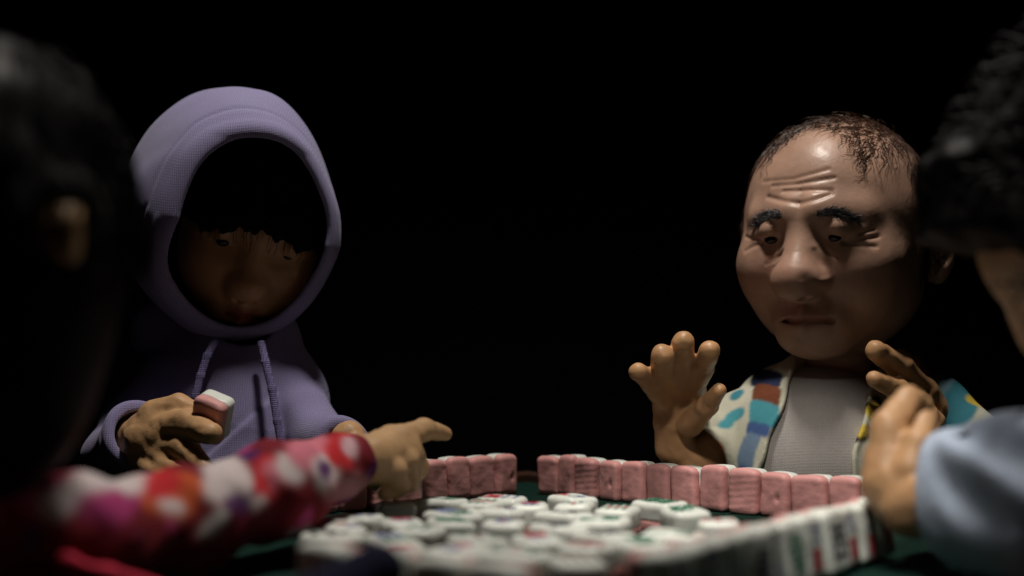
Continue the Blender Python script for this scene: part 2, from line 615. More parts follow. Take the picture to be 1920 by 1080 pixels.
# ------------------------------------------------------------------ puppet: bald old man
man = empty('clay_puppet', (.56, 2.30, -.30),
            'balding old clay puppet in an open printed shirt, both hands raised', 'puppet')
MAN_CH = [
    [(1446, 775, 2.31, 46), (1300, 872, 2.25, 42)],
    [(1300, 872, 2.25, 42), (1266, 838, 2.24, 36), (1262, 795, 2.23, 36)],
    [(1258, 790, 2.23, 32), (1248, 730, 2.22, 28)],
    [(1274, 790, 2.23, 34), (1272, 725, 2.22, 30)],
    [(1288, 785, 2.22, 30), (1298, 728, 2.22, 27.12)],
    [(1240, 742, 2.205, 21.47), (1218, 715, 2.165, 18.64), (1197, 698, 2.115, 17.51)],
    [(1250, 725, 2.205, 23.73), (1243, 692, 2.165, 22.03), (1242, 668, 2.105, 22.6)],
    [(1274, 720, 2.205, 24.86), (1280, 678, 2.165, 23.73), (1281, 642, 2.105, 20.9)],
    [(1298, 725, 2.205, 23.73), (1317, 690, 2.165, 20.9), (1330, 658, 2.105, 19.77)],
    [(1294, 795, 2.195, 24.86), (1326, 762, 2.145, 19.21), (1348, 732, 2.105, 14.12)],
    # the other arm
    [(1690, 770, 2.33, 42), (1758, 780, 2.25, 42), (1812, 862, 2.22, 42)],
    [(1812, 862, 2.22, 42), (1768, 812, 2.215, 34), (1745, 770, 2.21, 34)],
    [(1748, 770, 2.21, 34), (1732, 735, 2.19, 28)],
    [(1730, 735, 2.19, 25.99), (1690, 690, 2.15, 22.6), (1642, 657, 2.11, 19.21)],
    [(1726, 756, 2.17, 22.6), (1684, 732, 2.13, 20.34), (1640, 711, 2.10, 15.82)],
    [(1742, 735, 2.22, 22.6), (1715, 690, 2.24, 20.34), (1690, 668, 2.25, 16.95)],
    [(1736, 776, 2.16, 21.47), (1716, 800, 2.13, 19.21), (1732, 818, 2.14, 15.82)],
    [(1752, 790, 2.17, 20.34), (1738, 815, 2.14, 18.08), (1752, 834, 2.15, 14.69)],
]
man_body, _ = body_of('body', man, M_SKIN_MAN, FR_MAN, True, MAN_CH,
                      [(W(1566, 600, 2.34), .075), (W(1560, 720, 2.35), .07), (W(1552, 900, 2.35), .10), (W(1552, 1150, 2.35), .11)], .0029)
for sx in (-1, 1):
    ball('eye', (sx * .056, -.1585, -.006), (.0115, .0085, .0075), M_EYE, man_body, fr=FR_MAN)


def man_roots(P, r):
    x, y, z = P[:, 0], P[:, 1], P[:, 2]
    edge = .140 + .020 * np.sin(x * 40 + 1) + r.normal(0, .006, len(x)) + np.where(x > .045, .012 * np.sin(x * 60), 0)
    side = (np.abs(x) > .125) & (y > -.02) & (z > -.07) & (z < .12)
    crown = (z > edge) & (y > -.095 + .03 * np.cos(x * 22))
    dens = np.where(crown & (y < -.0), r.random(len(x)) < .75, True)
    return ((crown & dens) | side | ((y > .05) & (z > -.08)))


L, n = hair_on(FR_MAN, 1.0, True, man_roots, 4800, .06, 8,
               lambda p, r: np.stack([p[:, 0] * 3 - .25, -1 + 0 * p[:, 1] + p[:, 2] * 2, -1.6 * (np.abs(p[:, 0]) > .1) - .2], 1) + r.normal(0, .5, p.shape),
               .45, .007, 3, .0009)
V, Q = tubes(L, .0007)
put('hair', V, Q, M_HAIR_BROWN, man_body)
L, n = hair_on(FR_MAN, 1.0, True, lambda P, r: (P[:, 2] > .165) & (P[:, 1] > -.08), 260, .11, 10,
               lambda p, r: np.stack([p[:, 0] * 2 - .4, -.2 + 0 * p[:, 1], 0 * p[:, 2]], 1) + r.normal(0, .8, p.shape),
               .9, .015, 5, .0006)
V, Q = tubes(L, .0005)
put('hair', V, Q, M_HAIR_BROWN, man_body)
for sx in (-1, 1):
    L, n = hair_on(FR_MAN, 1.0, True,
                   lambda P, r: (P[:, 1] < -.08) & (np.abs(P[:, 0] - sx * .061) < .031) &
                   (np.abs(P[:, 2] - (.027 + .008 * np.cos((P[:, 0] - sx * .061) * 50) - .22 * (np.abs(P[:, 0]) - .061))) < .0062 - .07 * np.abs(P[:, 0] - sx * .061) + .001),
                   300, .019, 5,
                   lambda p, r: np.stack([sx * np.ones(len(p)), 0 * p[:, 0], .05 + 0 * p[:, 0]], 1) + r.normal(0, .45, p.shape),
                   .5, .007, 11, .0009, box=((sx * .061 - .036, -.19, .018), (sx * .061 + .036, -.13, .056)))
    V, Q = tubes(L, .00065)
    put('eyebrow', V, Q, M_BROW, man_body)

# clothes: grey T-shirt and open printed shirt
TB = [(W(1556, 735, 2.36), .085), (W(1536, 862, 2.262), .155), (W(1545, 1000, 2.32), .17), (W(1545, 1180, 2.32), .17)]


def torso(P, chain, flat, cy):
    Q = P.copy(); Q[:, 1] = cy + (Q[:, 1] - cy) / flat
    d = None
    for (a, ra), (b, rb) in zip(chain[:-1], chain[1:]):
        e = rc(Q, a, b, ra, rb)
        d = e if d is None else smin(d, e, .05)
    return d * min(flat, 1)


def man_core(P):
    d = torso(P, TB, .85, 2.34)
    d = smin(d, rc(P, W(1455, 765, 2.34), W(1665, 755, 2.35), .055, .055), .05)
    return d + noise(P, 22, 4.0) * .0025


def tee(P):
    d = man_core(P)
    neck = rc(P, W(1562, 640, 2.33), W(1562, 705, 2.33), .078, .070)
    return smax(smax(d, -neck, .008), P[:, 2] - W(0, 686, 2.3)[2], .006)


V, Q = surface(tee, W(1350, 1190, 2.34) - [0, .3, 0], W(1760, 640, 2.34) + [0, .3, 0], .005)
put('tshirt', V, Q, M_TEE, man)


def open_dist(P):
    """negative where the shirt front hangs open"""
    px = P[:, 0] / P[:, 1] * F + CX; py = HY - (P[:, 2] - CAMH) / P[:, 1] * F
    xl = np.interp(py, [640, 690, 780, 880, 1000], [1498, 1492, 1462, 1424, 1400]) + 3 * np.sin(py * .06)
    xr = np.interp(py, [640, 700, 760, 850, 1000], [1655, 1645, 1622, 1600, 1585]) + 3 * np.sin(py * .05)
    return np.maximum(xl - px, px - xr) * .00095


SL = [(1462, 762, 2.33, 60), (1392, 798, 2.29, 64), (1316, 852, 2.25, 64)]
SR = [(1672, 752, 2.34, 60), (1754, 764, 2.25, 60), (1832, 840, 2.21, 66)]
f_sl, f_sr = chains_sdf([SL], .02), chains_sdf([SR], .02)


def sleeve_cut(P, a, b, back):
    a, b = np.asarray(a), np.asarray(b)
    u = (b - a) / np.linalg.norm(b - a)
    return (P - (b + u * back)) @ u.astype(np.float32)


def shirt(P):
    d = man_core(P) - .011
    od = open_dist(P)
    d = d - .004 * np.exp(-((od - .006) / .006) ** 2) * (P[:, 1] < 2.32)          # the lapel's turned edge
    frontcut = np.maximum(od, P[:, 1] - 2.30)
    d = smax(d, -frontcut, .005)
    neck = rc(P, W(1562, 640, 2.33), W(1562, 705, 2.33), .080, .074)
    d = smax(smax(d, -neck, .006), P[:, 2] - W(0, 668, 2.3)[2], .006)
    for f, S, m in ((f_sl, SL, 1), (f_sr, SR, 1)):
        a, b = W(*S[-2][:3]), W(*S[-1][:3])
        s = f(P) + noise(P, 26, 2.2) * .004
        cut = sleeve_cut(P, a, b, -.008)
        inner = f(P) + .008 + np.maximum(-cut - .045, 0) * .6
        s = smax(smax(s, cut, .004), -inner, .003)
        d = smin(d, s, .012)
    # collar flaps
    d = smin(d, rc(P, W(1472, 702, 2.27), W(1508, 660, 2.33), .018, .012), .01)
    d = smin(d, rc(P, W(1660, 712, 2.27), W(1712, 672, 2.31), .022, .016), .012)
    return d


V, Q = surface(shirt, W(1260, 1190, 2.30) - [0, .3, 0], W(1930, 640, 2.34) + [0, .3, 0], .0036)
Vx = V[:, 0] / V[:, 1] * F + CX; Vy = HY - (V[:, 2] - CAMH) / V[:, 1] * F
cream = np.array([.56, .55, .44])
Cc = np.tile(cream, (len(V), 1))
front = V[:, 1] < 2.36
wob = 3 * np.sin(Vx * .05) + 3 * np.sin(Vy * .06 + 1)


def blob(cx, cy, rx, ry, rot, col, p=2.0):
    t = math.radians(rot)
    u = (Vx + wob - cx) * math.cos(t) + (Vy + wob * .5 - cy) * math.sin(t)
    v = -(Vx + wob - cx) * math.sin(t) + (Vy + wob * .5 - cy) * math.cos(t)
    m = (np.abs(u / rx) ** p + np.abs(v / ry) ** p < 1) & front
    Cc[m] = col


teal, dteal, blue, grey_b, rust, orange, navy, yellow, pale, black = (
    (.07, .30, .36), (.05, .22, .28), (.06, .11, .27), (.17, .25, .36), (.16, .05, .025), (.52, .12, .02), (.02, .03, .07),
    (.62, .46, .07), (.22, .38, .46), (.012, .012, .012))
# a world-space scatter for the parts the photograph does not show
cell = noise(V, 30, 9.0)
Cc[(cell > .55) & ~front] = teal
Cc[(cell < -.6) & ~front] = pale
blob(1437, 712, 26, 20, 8, navy, 4)
blob(1440, 742, 24, 20, 8, rust, 4)
blob(1432, 778, 26, 24, 12, teal, 4)
blob(1421, 806, 22, 14, 10, blue, 5)
blob(1406, 848, 17, 36, 16, grey_b, 4)
blob(1390, 886, 14, 12, -30, blue, 3)
blob(1375, 778, 24, 10, -22, teal, 2.2)
blob(1356, 792, 16, 9, -10, teal, 2.2)
blob(1384, 742, 16, 8, -25, dteal, 2)
blob(1350, 862, 10, 34, -8, orange, 2.4)
blob(1338, 836, 14, 10, 30, orange, 2.4)
blob(1640, 765, 22, 16, -35, black, 4)
blob(1636, 768, 17, 11, -35, yellow, 4)
blob(1614, 812, 17, 17, -10, black, 4)
blob(1612, 806, 11, 12, -10, yellow, 4)
blob(1772, 745, 26, 70, 24, pale, 3)
blob(1800, 760, 30, 60, 30, dteal, 3)
blob(1830, 752, 16, 8, 20, yellow, 3)
blob(1688, 700, 26, 40, -30, (.16, .2, .18), 3)
put('shirt', V, Q, M_SHIRT, man, colors=soften(Cc, Q, 1))

# ------------------------------------------------------------------ puppet: lavender hoodie
hoodie_p = empty('clay_puppet', (-.50, 2.32, -.30),
                 'clay puppet in a lavender hooded sweatshirt holding up one tile', 'puppet')
HOOD_CH = [
    [(310, 735, 2.36, 36), (226, 864, 2.22, 40), (262, 822, 2.12, 42)],
    [(262, 822, 2.12, 42), (290, 800, 2.09, 40)],
    [(272, 842, 2.10, 40), (296, 838, 2.07, 32)],
    [(280, 824, 2.085, 48), (304, 818, 2.068, 38)],
    [(300, 802, 2.075, 32), (350, 796, 2.035, 28.05), (394, 812, 1.99, 22)],
    [(300, 832, 2.07, 30.8), (345, 842, 2.03, 27.5), (382, 876, 1.985, 18.7)],
    [(284, 846, 2.07, 29.7), (314, 868, 2.04, 25.3), (342, 890, 2.0, 17.6)],
    [(264, 856, 2.08, 26.4), (284, 880, 2.05, 22), (312, 898, 2.01, 16.5)],
    [(292, 778, 2.085, 30), (335, 764, 2.075, 24.2), (374, 772, 2.06, 17.6)],
    # the other arm, its hand closed behind the pointing hand
    [(545, 745, 2.36, 36), (598, 840, 2.26, 34), (652, 822, 2.12, 34)],
    [(652, 844, 2.12, 36), (690, 857, 2.06, 32)],
    [(690, 842, 2.06, 18), (716, 848, 2.03, 16), (722, 868, 2.03, 14)],
    [(696, 857, 2.06, 18), (722, 865, 2.02, 16), (726, 884, 2.03, 14)],
    [(694, 872, 2.06, 18), (718, 882, 2.02, 15), (718, 898, 2.03, 13)],
    [(684, 884, 2.06, 17), (704, 896, 2.03, 14), (702, 908, 2.04, 12)],
    [(676, 837, 2.05, 17), (700, 830, 2.0, 14), (718, 836, 1.98, 12)],
]
hood_body, hood_bf = body_of('body', hoodie_p, M_SKIN_HOOD, FR_HOOD, 3, HOOD_CH,
                             [(W(462, 600, 2.46), .05), (W(455, 720, 2.42), .06), (W(440, 900, 2.36), .09), (W(440, 1150, 2.36), .10)], .0030)
for sx in (-1, 1):
    ball('eye', (sx * .058, -.1310, .024), (.0120, .0085, .0090), M_EYE, hood_body, fr=FR_HOOD)


def cap(P):
    q = to_local(P, FR_HOOD)
    d = head_sdf(q, False) - .012
    x = q[:, 0]
    line = .050 + .012 * np.cos(x * 30) + .005 * np.sin(x * 150) + .003 * np.sin(x * 330)
    cut = line - q[:, 2]
    cut = np.where(q[:, 1] > -.02, np.minimum(cut, -.08 - q[:, 2]), cut)
    se, sq = shell_ell(P)
    d = np.where(sq[:, 1] > -.09, smax(d, se + .018, .01), d)
    return smax(d + .0018 * np.sin(np.arctan2(x, -q[:, 1]) * 60), cut, .004)


c = FR_HOOD[1]
V, Q = surface(cap, c - .23, c + .25, .0045)
hair_cap = put('hair', V, Q, M_HAIR_SOFT, hood_body)
L, n = hair_on(FR_HOOD, 1.0, False, lambda P, r: (P[:, 2] > .10) & (P[:, 1] < .08), 900, .17, 9,
               lambda p, r: np.stack([p[:, 0] * 2.5, -.6 + 0 * p[:, 1], -1.2 + 0 * p[:, 2]], 1) + r.normal(0, .12, p.shape),
               .12, .008, 21, .002, .012)
loc = to_local(L.reshape(-1, 3), FR_HOOD).reshape(L.shape)
keep = (loc[:, -1, 2] > .020) & (np.abs(loc[:, :, 0]).max(1) < .115)
se, sq = shell_ell(L.reshape(-1, 3).astype(np.float32))
keep &= ((se.reshape(L.shape[:2]) < -.022) | (sq[:, 1].reshape(L.shape[:2]) < -.10)).all(1)
V, Q = tubes(L[keep], .0016)
put('hair_strands', V, Q, M_HAIR_SOFT, hood_body)

# the sweatshirt: trunk, sleeves and hood
HT = [(W(452, 682, 2.37), .110), (W(432, 800, 2.36), .165), (W(425, 960, 2.35), .185), (W(425, 1180, 2.35), .19)]
HL = [(308, 722, 2.33, 56), (252, 800, 2.28, 58), (222, 862, 2.22, 60), (262, 818, 2.105, 66)]
HR = [(548, 735, 2.33, 52), (596, 830, 2.26, 52), (640, 832, 2.12, 50)]
f_hl, f_hr = chains_sdf([HL], .03), chains_sdf([HR], .03)


def sweater(P):
    d = torso(P, HT, .8, 2.36)
    d = smin(d, rc(P, W(330, 725, 2.36), W(545, 735, 2.36), .058, .055), .06)
    d = smin(d, rc(P, W(330, 618, 2.43), W(480, 630, 2.43), .080, .070), .05)
    d = d + noise(P, 20, 1.5) * .005 + noise(P, 45, 4.0) * .0016
    for f, S in ((f_hl, HL), (f_hr, HR)):
        a, b = W(*S[-2][:3]), W(*S[-1][:3])
        cut = sleeve_cut(P, a, b, .010)
        g = f(P)
        rib = np.exp(-((cut + .012) / .010) ** 2)
        s = g + noise(P, 36, 3.0) * .0035 - .0045 * rib + .003 * np.exp(-((cut + .034) / .006) ** 2)
        inner = g + .015 + np.maximum(-cut - .05, 0) * .6
        s = smax(smax(s, cut, .006), -inner, .004)
        d = smin(d, s, .014)
    # kangaroo pocket: a slightly proud panel with an open slanting edge
    px = P[:, 0] / P[:, 1] * F + CX; py = HY - (P[:, 2] - CAMH) / P[:, 1] * F
    pk = np.maximum.reduce([370 - px + (py - 850) * .0, px - 520, (845 - py) - (px - 400) * .9])
    d = d - .005 * (1 / (1 + np.exp(np.clip(pk * .6, -30, 30)))) * (P[:, 1] < 2.3)
    neck = rc(P, W(462, 560, 2.33), W(458, 622, 2.33), .075, .050)
    return smax(d, -neck, .012)


V, Q = surface(sweater, W(120, 1190, 2.35) - [0, .34, 0], W(720, 600, 2.35) + [0, .32, 0], .0042)
sw = put('sweatshirt', V, Q, M_KNIT, hoodie_p)


def hood_shape(P):
    q = to_local(P, FR_SHELL)
    # softly peaked egg
    qq = q.copy()
    qq[:, 0] = q[:, 0] / (1 - np.where(q[:, 0] > 0, .22, .08) * np.clip((q[:, 2] - .03) / .2, 0, 1))
    e = ell(qq, (0, .045, .014), (.194, .255, .226))
    e = e + noise(q, 15, 2.0) * .009 + noise(q, 34, 5.0) * .0018
    y = q[:, 1] + .114 - .03 * np.clip(-(q[:, 2] + .08) / .1, 0, 1.2) - .045 * np.clip((q[:, 2] - .04) / .14, 0, 1)
    e = e - .0035 * np.exp(-((y - .020) / .016) ** 4) + .0025 * np.exp(-((y - .042) / .004) ** 2)
    sh = np.maximum(np.abs(e + .006) - .0065, -(y))
    rim = np.sqrt((e + .006) ** 2 + y ** 2) - .0105
    d = smin(sh, rim, .006)
    # closes round the neck and drops into the shoulders
    return d


lo, hi = FR_SHELL[1] - .34, FR_SHELL[1] + .37
V, Q = surface(hood_shape, lo, hi, .0042)
put('hood', V, Q, M_KNIT_RIB, sw)


def cord(P_, w, t):
    pts = [W(*p) for p in P_]
    segs = list(zip(pts[:-1], pts[1:]))

    def f(P):
        d = None
        for i, (a, b) in enumerate(segs):
            e = rc(P, a, b, w, w)
            d = e if d is None else smin(d, e, .004)
        return d + .00025 * np.sin(P[:, 2] * 900)
    lo = np.min(pts, 0) - .02; hi = np.max(pts, 0) + .02
    return surface(f, lo, hi, .0026)


for pts in ([(402, 642, 2.235), (388, 668, 2.215), (376, 705, 2.203), (366, 745, 2.195)],
            [(490, 645, 2.245), (498, 680, 2.225), (510, 730, 2.207), (520, 790, 2.190), (530, 850, 2.178)]):
    V, Q = cord(pts, .0068, .004)
    put('drawstring', V, Q, M_CORD, sw)

# ------------------------------------------------------------------ puppet: floral sleeve, near the camera
flo = empty('clay_puppet', (-.60, 1.10, -.30),
            'black-haired clay puppet in a red floral sleeve, pointing across the table', 'puppet')
FL_CH = [
    [(-228, 960, 1.05, 70), (134, 1004, 1.26, 62), (600, 900, 1.66, 46)],
    [(600, 900, 1.66, 46), (690, 858, 1.74, 42), (738, 838, 1.80, 44)],
    [(690, 868, 1.74, 40), (748, 862, 1.80, 42)],
    [(758, 822, 1.81, 28), (796, 806, 1.85, 20), (834, 812, 1.89, 14)],
    [(768, 842, 1.80, 25), (782, 878, 1.83, 21), (760, 900, 1.80, 17)],
    [(760, 866, 1.78, 25), (766, 900, 1.80, 21), (742, 918, 1.78, 17)],
    [(742, 884, 1.75, 23), (744, 914, 1.77, 19), (722, 926, 1.75, 15)],
    [(712, 880, 1.74, 22), (738, 900, 1.75, 18), (752, 908, 1.77, 14)],
    # the other arm, low and in shade
    [(-300, 1150, 1.0, 100), (300, 1260, .95, 80), (640, 1110, .98, 46)],
    [(640, 1110, .98, 44), (690, 1080, 1.0, 42)],
    [(690, 1075, 1.0, 22), (720, 1085, 1.02, 20), (730, 1110, 1.02, 17)],
    [(684, 1090, .99, 22), (714, 1105, 1.0, 20), (722, 1130, 1.0, 16)],
    [(676, 1105, .98, 21), (702, 1122, .98, 18), (708, 1146, .99, 15)],
    [(666, 1118, .97, 19), (690, 1138, .97, 16), (694, 1158, .97, 13)],
    [(690, 1066, 1.01, 20), (714, 1060, 1.04, 17), (736, 1074, 1.05, 14)],
]
flo_body, _ = body_of('body', flo, M_SKIN_FLORAL, FR_LEFT, 2, FL_CH,
                      [(FR_LEFT[1] + np.array([-.01, -.02, -.10]), .07), (FR_LEFT[1] + np.array([-.08, -.05, -.24]), .075),
                       (FR_LEFT[1] + np.array([-.12, -.05, -.60]), .10)], .0040, HSL)


def hair_blob(fr, hs, thick, cutf, seed, s1, a1, rad=(.15, .168, .165), cz=.04, fringe=0.0):
    def f(P):
        q = to_local(P, fr) / hs
        d = ell(q, (0, .02, cz), rad) - thick + noise(q, s1, seed) * a1
        d = d - fringe * np.clip(-(q[:, 1] + .03) / .08, 0, 1) * np.clip((q[:, 2] + .04) / .03, 0, 1) * np.clip((.13 - q[:, 2]) / .06, 0, 1)
        if cz == 0.0:
            d = smin(d, ell(q, (0, .015, -.13), (.160, .160, .22)), .05)
        return smax(d, cutf(q), .01) * hs
    return f


def left_cut(q):
    # hair hangs to the nape, leaves the face and the ear free
    low = np.where((np.abs(q[:, 0]) < .05) & (q[:, 1] < -.05), .05 - q[:, 2], -.33 - q[:, 2])
    ear = .034 - np.sqrt((q[:, 1] - .022) ** 2 + (q[:, 2] + .028) ** 2 * .8) - (np.abs(q[:, 0]) < .1) * .1
    return np.maximum(low, ear)


V, Q = surface(hair_blob(FR_LEFT, HSL, .016, left_cut, 2.0, 40, .004, rad=(.152, .178, .205), cz=.0), FR_LEFT[1] - [.24, .24, .30], FR_LEFT[1] + .24, .005)
put('hair', V, Q, M_HAIR, flo_body)
L, n = hair_on(FR_LEFT, HSL, False, lambda P, r: (P[:, 2] > .06), 1500, .16, 8,
               lambda p, r: np.stack([p[:, 0] * 4, p[:, 1] * 4, -.9 + 0 * p[:, 2]], 1) + r.normal(0, .3, p.shape),
               .25, .022, 31, .002, .006)
V, Q = tubes(L, .0022)
put('hair_strands', V, Q, M_HAIR, flo_body)

SLV = [(-235, 960, 1.05, 110), (140, 1012, 1.25, 110), (330, 984, 1.40, 96), (520, 920, 1.55, 80), (640, 872, 1.70, 62)]
f_slv = chains_sdf([SLV], .04)


def floral(P):
    g = f_slv(P)
    a, b = W(*SLV[-2][:3]), W(*SLV[-1][:3])
    cut = sleeve_cut(P, a, b, .022)
    s = g + noise(P, 26, 5.0) * .004 + .0018 * np.sin((P[:, 0] + P[:, 1] * .4) * 110 + 2 * np.sin(P[:, 2] * 60))
    s = smax(smax(s, cut, .006), -(g + .012 + np.maximum(-cut - .06, 0) * .6), .004)
    t = torso(P, [(np.array([-.64, 1.02, .14]), .07), (np.array([-.70, 1.0, .03]), .12), (np.array([-.70, 1.0, -.3]), .14)], .9, 1.01)
    return smin(s, t, .03)


V, Q = surface(floral, [-.82, .85, -.30], [-.14, 1.86, .27], .0042)
Vx = V[:, 0] / V[:, 1] * F + CX; Vy = HY - (V[:, 2] - CAMH) / V[:, 1] * F
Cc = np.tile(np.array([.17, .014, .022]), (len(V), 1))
front = np.ones(len(V), bool)
n1, n2 = noise(V, 48, 1.0), noise(V, 60, 7.0)
Cc[n1 > .8] = (.50, .46, .44)
Cc[n2 > .55] = (.42, .05, .17)
Cc[n1 < -.75] = (.07, .02, .10)
wob = 6 * np.sin(Vx * .05) + 6 * np.sin(Vy * .06 + 1)
wh, rd, mg, og, pk, pu = (.58, .50, .50), (.46, .022, .028), (.36, .04, .15), (.50, .09, .03), (.56, .17, .22), (.10, .03, .12)
blob(165, 915, 100, 34, -24, wh, 3)
blob(215, 945, 60, 34, -10, mg, 2)
blob(262, 905, 46, 20, -10, wh, 2)
blob(244, 878, 26, 10, -10, rd, 2)
blob(325, 925, 56, 46, 0, og, 2.4)
blob(300, 905, 30, 34, 10, rd, 2.4)
blob(326, 950, 22, 14, 10, wh, 2)
blob(420, 900, 42, 46, -10, wh, 2.6)
blob(452, 945, 24, 22, 0, pu, 2)
blob(486, 938, 22, 14, -20, wh, 2)
blob(505, 893, 42, 40, -10, rd, 2)
blob(512, 890, 28, 26, -10, pk, 2)
blob(492, 900, 12, 12, 0, rd, 2)
blob(545, 880, 22, 26, -10, wh, 2)
blob(585, 850, 36, 40, 0, pk, 2)
blob(610, 885, 34, 34, 0, wh, 2)
blob(602, 878, 15, 16, 0, pu, 2)
blob(642, 845, 32, 40, -20, rd, 2)
blob(664, 842, 14, 24, -30, (.56, .36, .40), 2)
blob(650, 915, 50, 26, -10, (.34, .16, .17), 2)
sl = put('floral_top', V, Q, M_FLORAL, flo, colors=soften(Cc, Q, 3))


def hem(P):
    pts = [W(84, 1040, 1.165), W(130, 1054, 1.165), W(200, 1074, 1.175), W(300, 1104, 1.19)]
    d = None
    for a, b in zip(pts[:-1], pts[1:]):
        e = rc(P, a, b, .0062, .0066)
        d = e if d is None else smin(d, e, .01)
    return d + noise(P, 60, 1) * .002


V, Q = surface(hem, W(40, 1130, 1.15) - .05, W(340, 1000, 1.2) + .05, .004)
put('hem_trim', V, Q, M_PINKHEM, sl)


def navycuff(P):
    pts = [W(250, 1290, .95), W(560, 1170, .97), W(706, 1075, 1.0)]
    return np.minimum(rc(P, pts[0], pts[1], .045, .034), rc(P, pts[1], pts[2], .034, .024)) + noise(P, 60, 3) * .002


V, Q = surface(navycuff, [-.42, .85, -.10], [-.06, 1.08, .16], .004)
put('cuff', V, Q, M_NAVY, sl)

# ------------------------------------------------------------------ puppet: pale blue sleeve, near the camera
blu = empty('clay_puppet', (.70, 1.20, -.30),
            'curly-haired clay puppet in a pale blue sleeve, hand held upright by its tiles', 'puppet')
BL_CH = [
    [(2000, 850, 1.30, 90), (1830, 930, 1.40, 66), (1712, 950, 1.47, 56)],
    [(1712, 950, 1.47, 58), (1672, 905, 1.50, 56), (1664, 860, 1.515, 44)],
    [(1690, 930, 1.50, 56), (1690, 860, 1.54, 42)],
    [(1662, 862, 1.500, 34), (1668, 800, 1.515, 33), (1704, 748, 1.54, 26)],
    [(1672, 860, 1.540, 34), (1684, 796, 1.560, 32), (1716, 752, 1.58, 24)],
    [(1686, 862, 1.575, 32), (1700, 802, 1.600, 30), (1728, 762, 1.61, 22)],
    [(1700, 866, 1.600, 30), (1718, 815, 1.630, 27), (1742, 782, 1.64, 20)],
    [(1706, 880, 1.47, 34), (1722, 830, 1.48, 26), (1738, 790, 1.50, 20)],
    # the other arm rests low beside the trunk, off the table
    [(2200, 850, 1.10, 90), (2140, 1100, 1.15, 76), (2060, 1210, 1.25, 56)],
    [(2060, 1210, 1.25, 52), (2030, 1230, 1.29, 46)],
    [(2030, 1215, 1.29, 24), (2000, 1225, 1.32, 20), (1985, 1245, 1.33, 16)],
    [(2026, 1230, 1.28, 24), (1994, 1242, 1.31, 20), (1980, 1262, 1.31, 16)],
    [(2024, 1245, 1.27, 23), (1996, 1260, 1.29, 19), (1984, 1278, 1.29, 15)],
    [(2026, 1258, 1.26, 21), (2002, 1274, 1.27, 17), (1992, 1290, 1.27, 13)],
    [(2040, 1205, 1.30, 22), (2014, 1192, 1.33, 18), (1996, 1196, 1.35, 14)],
]
blu_body, _ = body_of('body', blu, M_SKIN_BLUE, FR_RIGHT, False, BL_CH,
                      [(FR_RIGHT[1] + np.array([.01, -.02, -.10]), .07), (FR_RIGHT[1] + np.array([.06, -.04, -.24]), .075),
                       (FR_RIGHT[1] + np.array([.08, -.05, -.60]), .10)], .0040, HSR)


def right_cut(q):
    low = np.where(q[:, 1] > .03, -.12 - q[:, 2], -.025 - .035 * np.clip((np.abs(q[:, 0]) - .09) / .03, 0, 1) - q[:, 2])
    return low


V, Q = surface(hair_blob(FR_RIGHT, HSR, .024, right_cut, 5.0, 52, .010, fringe=.062), FR_RIGHT[1] - .26, FR_RIGHT[1] + .26, .005)
put('hair', V, Q, M_HAIR, blu_body)
L, n = hair_on(FR_RIGHT, HSR, False, lambda P, r: (P[:, 2] > .02) | ((P[:, 1] > .02) & (P[:, 2] > -.1)), 1700, .09, 10,
               lambda p, r: np.stack([p[:, 0] * 3, p[:, 1] * 3 - .5, -.4 + 0 * p[:, 2]], 1) + r.normal(0, .5, p.shape),
               1.3, .040, 41, .002, .028)
V, Q = tubes(L, .0030)
put('hair_strands', V, Q, M_HAIR, blu_body)

BSL = [(2120, 890, 1.22, 140), (1950, 892, 1.33, 106), (1830, 912, 1.42, 98), (1772, 918, 1.455, 98)]
f_bsl = chains_sdf([BSL], .04)


def bluetop(P):
    g = f_bsl(P)
    a, b = W(1880, 908, 1.40), W(1772, 918, 1.45)
    cut = sleeve_cut(P, a, b, .004)
    folds = .007 * np.sin((P[:, 2] * 70 + P[:, 0] * 55) + 1.2 * np.sin(P[:, 0] * 40)) * np.clip((-cut - .02) / .03, 0, 1)
    s = g + folds + noise(P, 30, 3.0) * .004
    s = smax(smax(s, cut, .005), -(g + .008 + np.maximum(-cut - .07, 0) * .6), .004)
    t = torso(P, [(np.array([.70, 1.22, .16]), .09), (np.array([.72, 1.20, .05]), .15), (np.array([.72, 1.20, -.3]), .17)], .9, 1.2)
    s = smin(s, rc(P, W(1835, 985, 1.40), W(1990, 1000, 1.30), .052, .066), .03)
    return smin(s, t + noise(P, 24, 1.0) * .004, .03)


V, Q = surface(bluetop, [.43, .98, -.30], [.94, 1.56, .28], .0044)
put('blue_top', V, Q, M_BLUE, blu)

# ------------------------------------------------------------------ table
CT = np.array([.03, 1.72])
tbl = empty('mahjong_table', (CT[0], CT[1], -.06), 'square table with a green felt top and dark wooden rim', 'table', rot=(0, 0, math.radians(45)))


def box_mesh(boxes):
    V, Fc = [], []
    for (x0, x1, y0, y1, z0, z1) in boxes:
        b = len(V)
        V += [(x, y, z) for x in (x0, x1) for y in (y0, y1) for z in (z0, z1)]
        Fc += [tuple(b + i for i in f) for f in ((0, 1, 3, 2), (4, 6, 7, 5), (0, 4, 5, 1), (2, 3, 7, 6), (0, 2, 6, 4), (1, 5, 7, 3))]
    return np.array(V), Fc


def bevelled(name, boxes, m, parent, w):
    V, Fc = box_mesh(boxes)
    o = bpy.data.objects.new(name, new_mesh(name, V, Fc, m, False))
    COL.objects.link(o); o.parent = parent
    md = o.modifiers.new('edge', 'BEVEL'); md.width = w; md.segments = 3
    return o


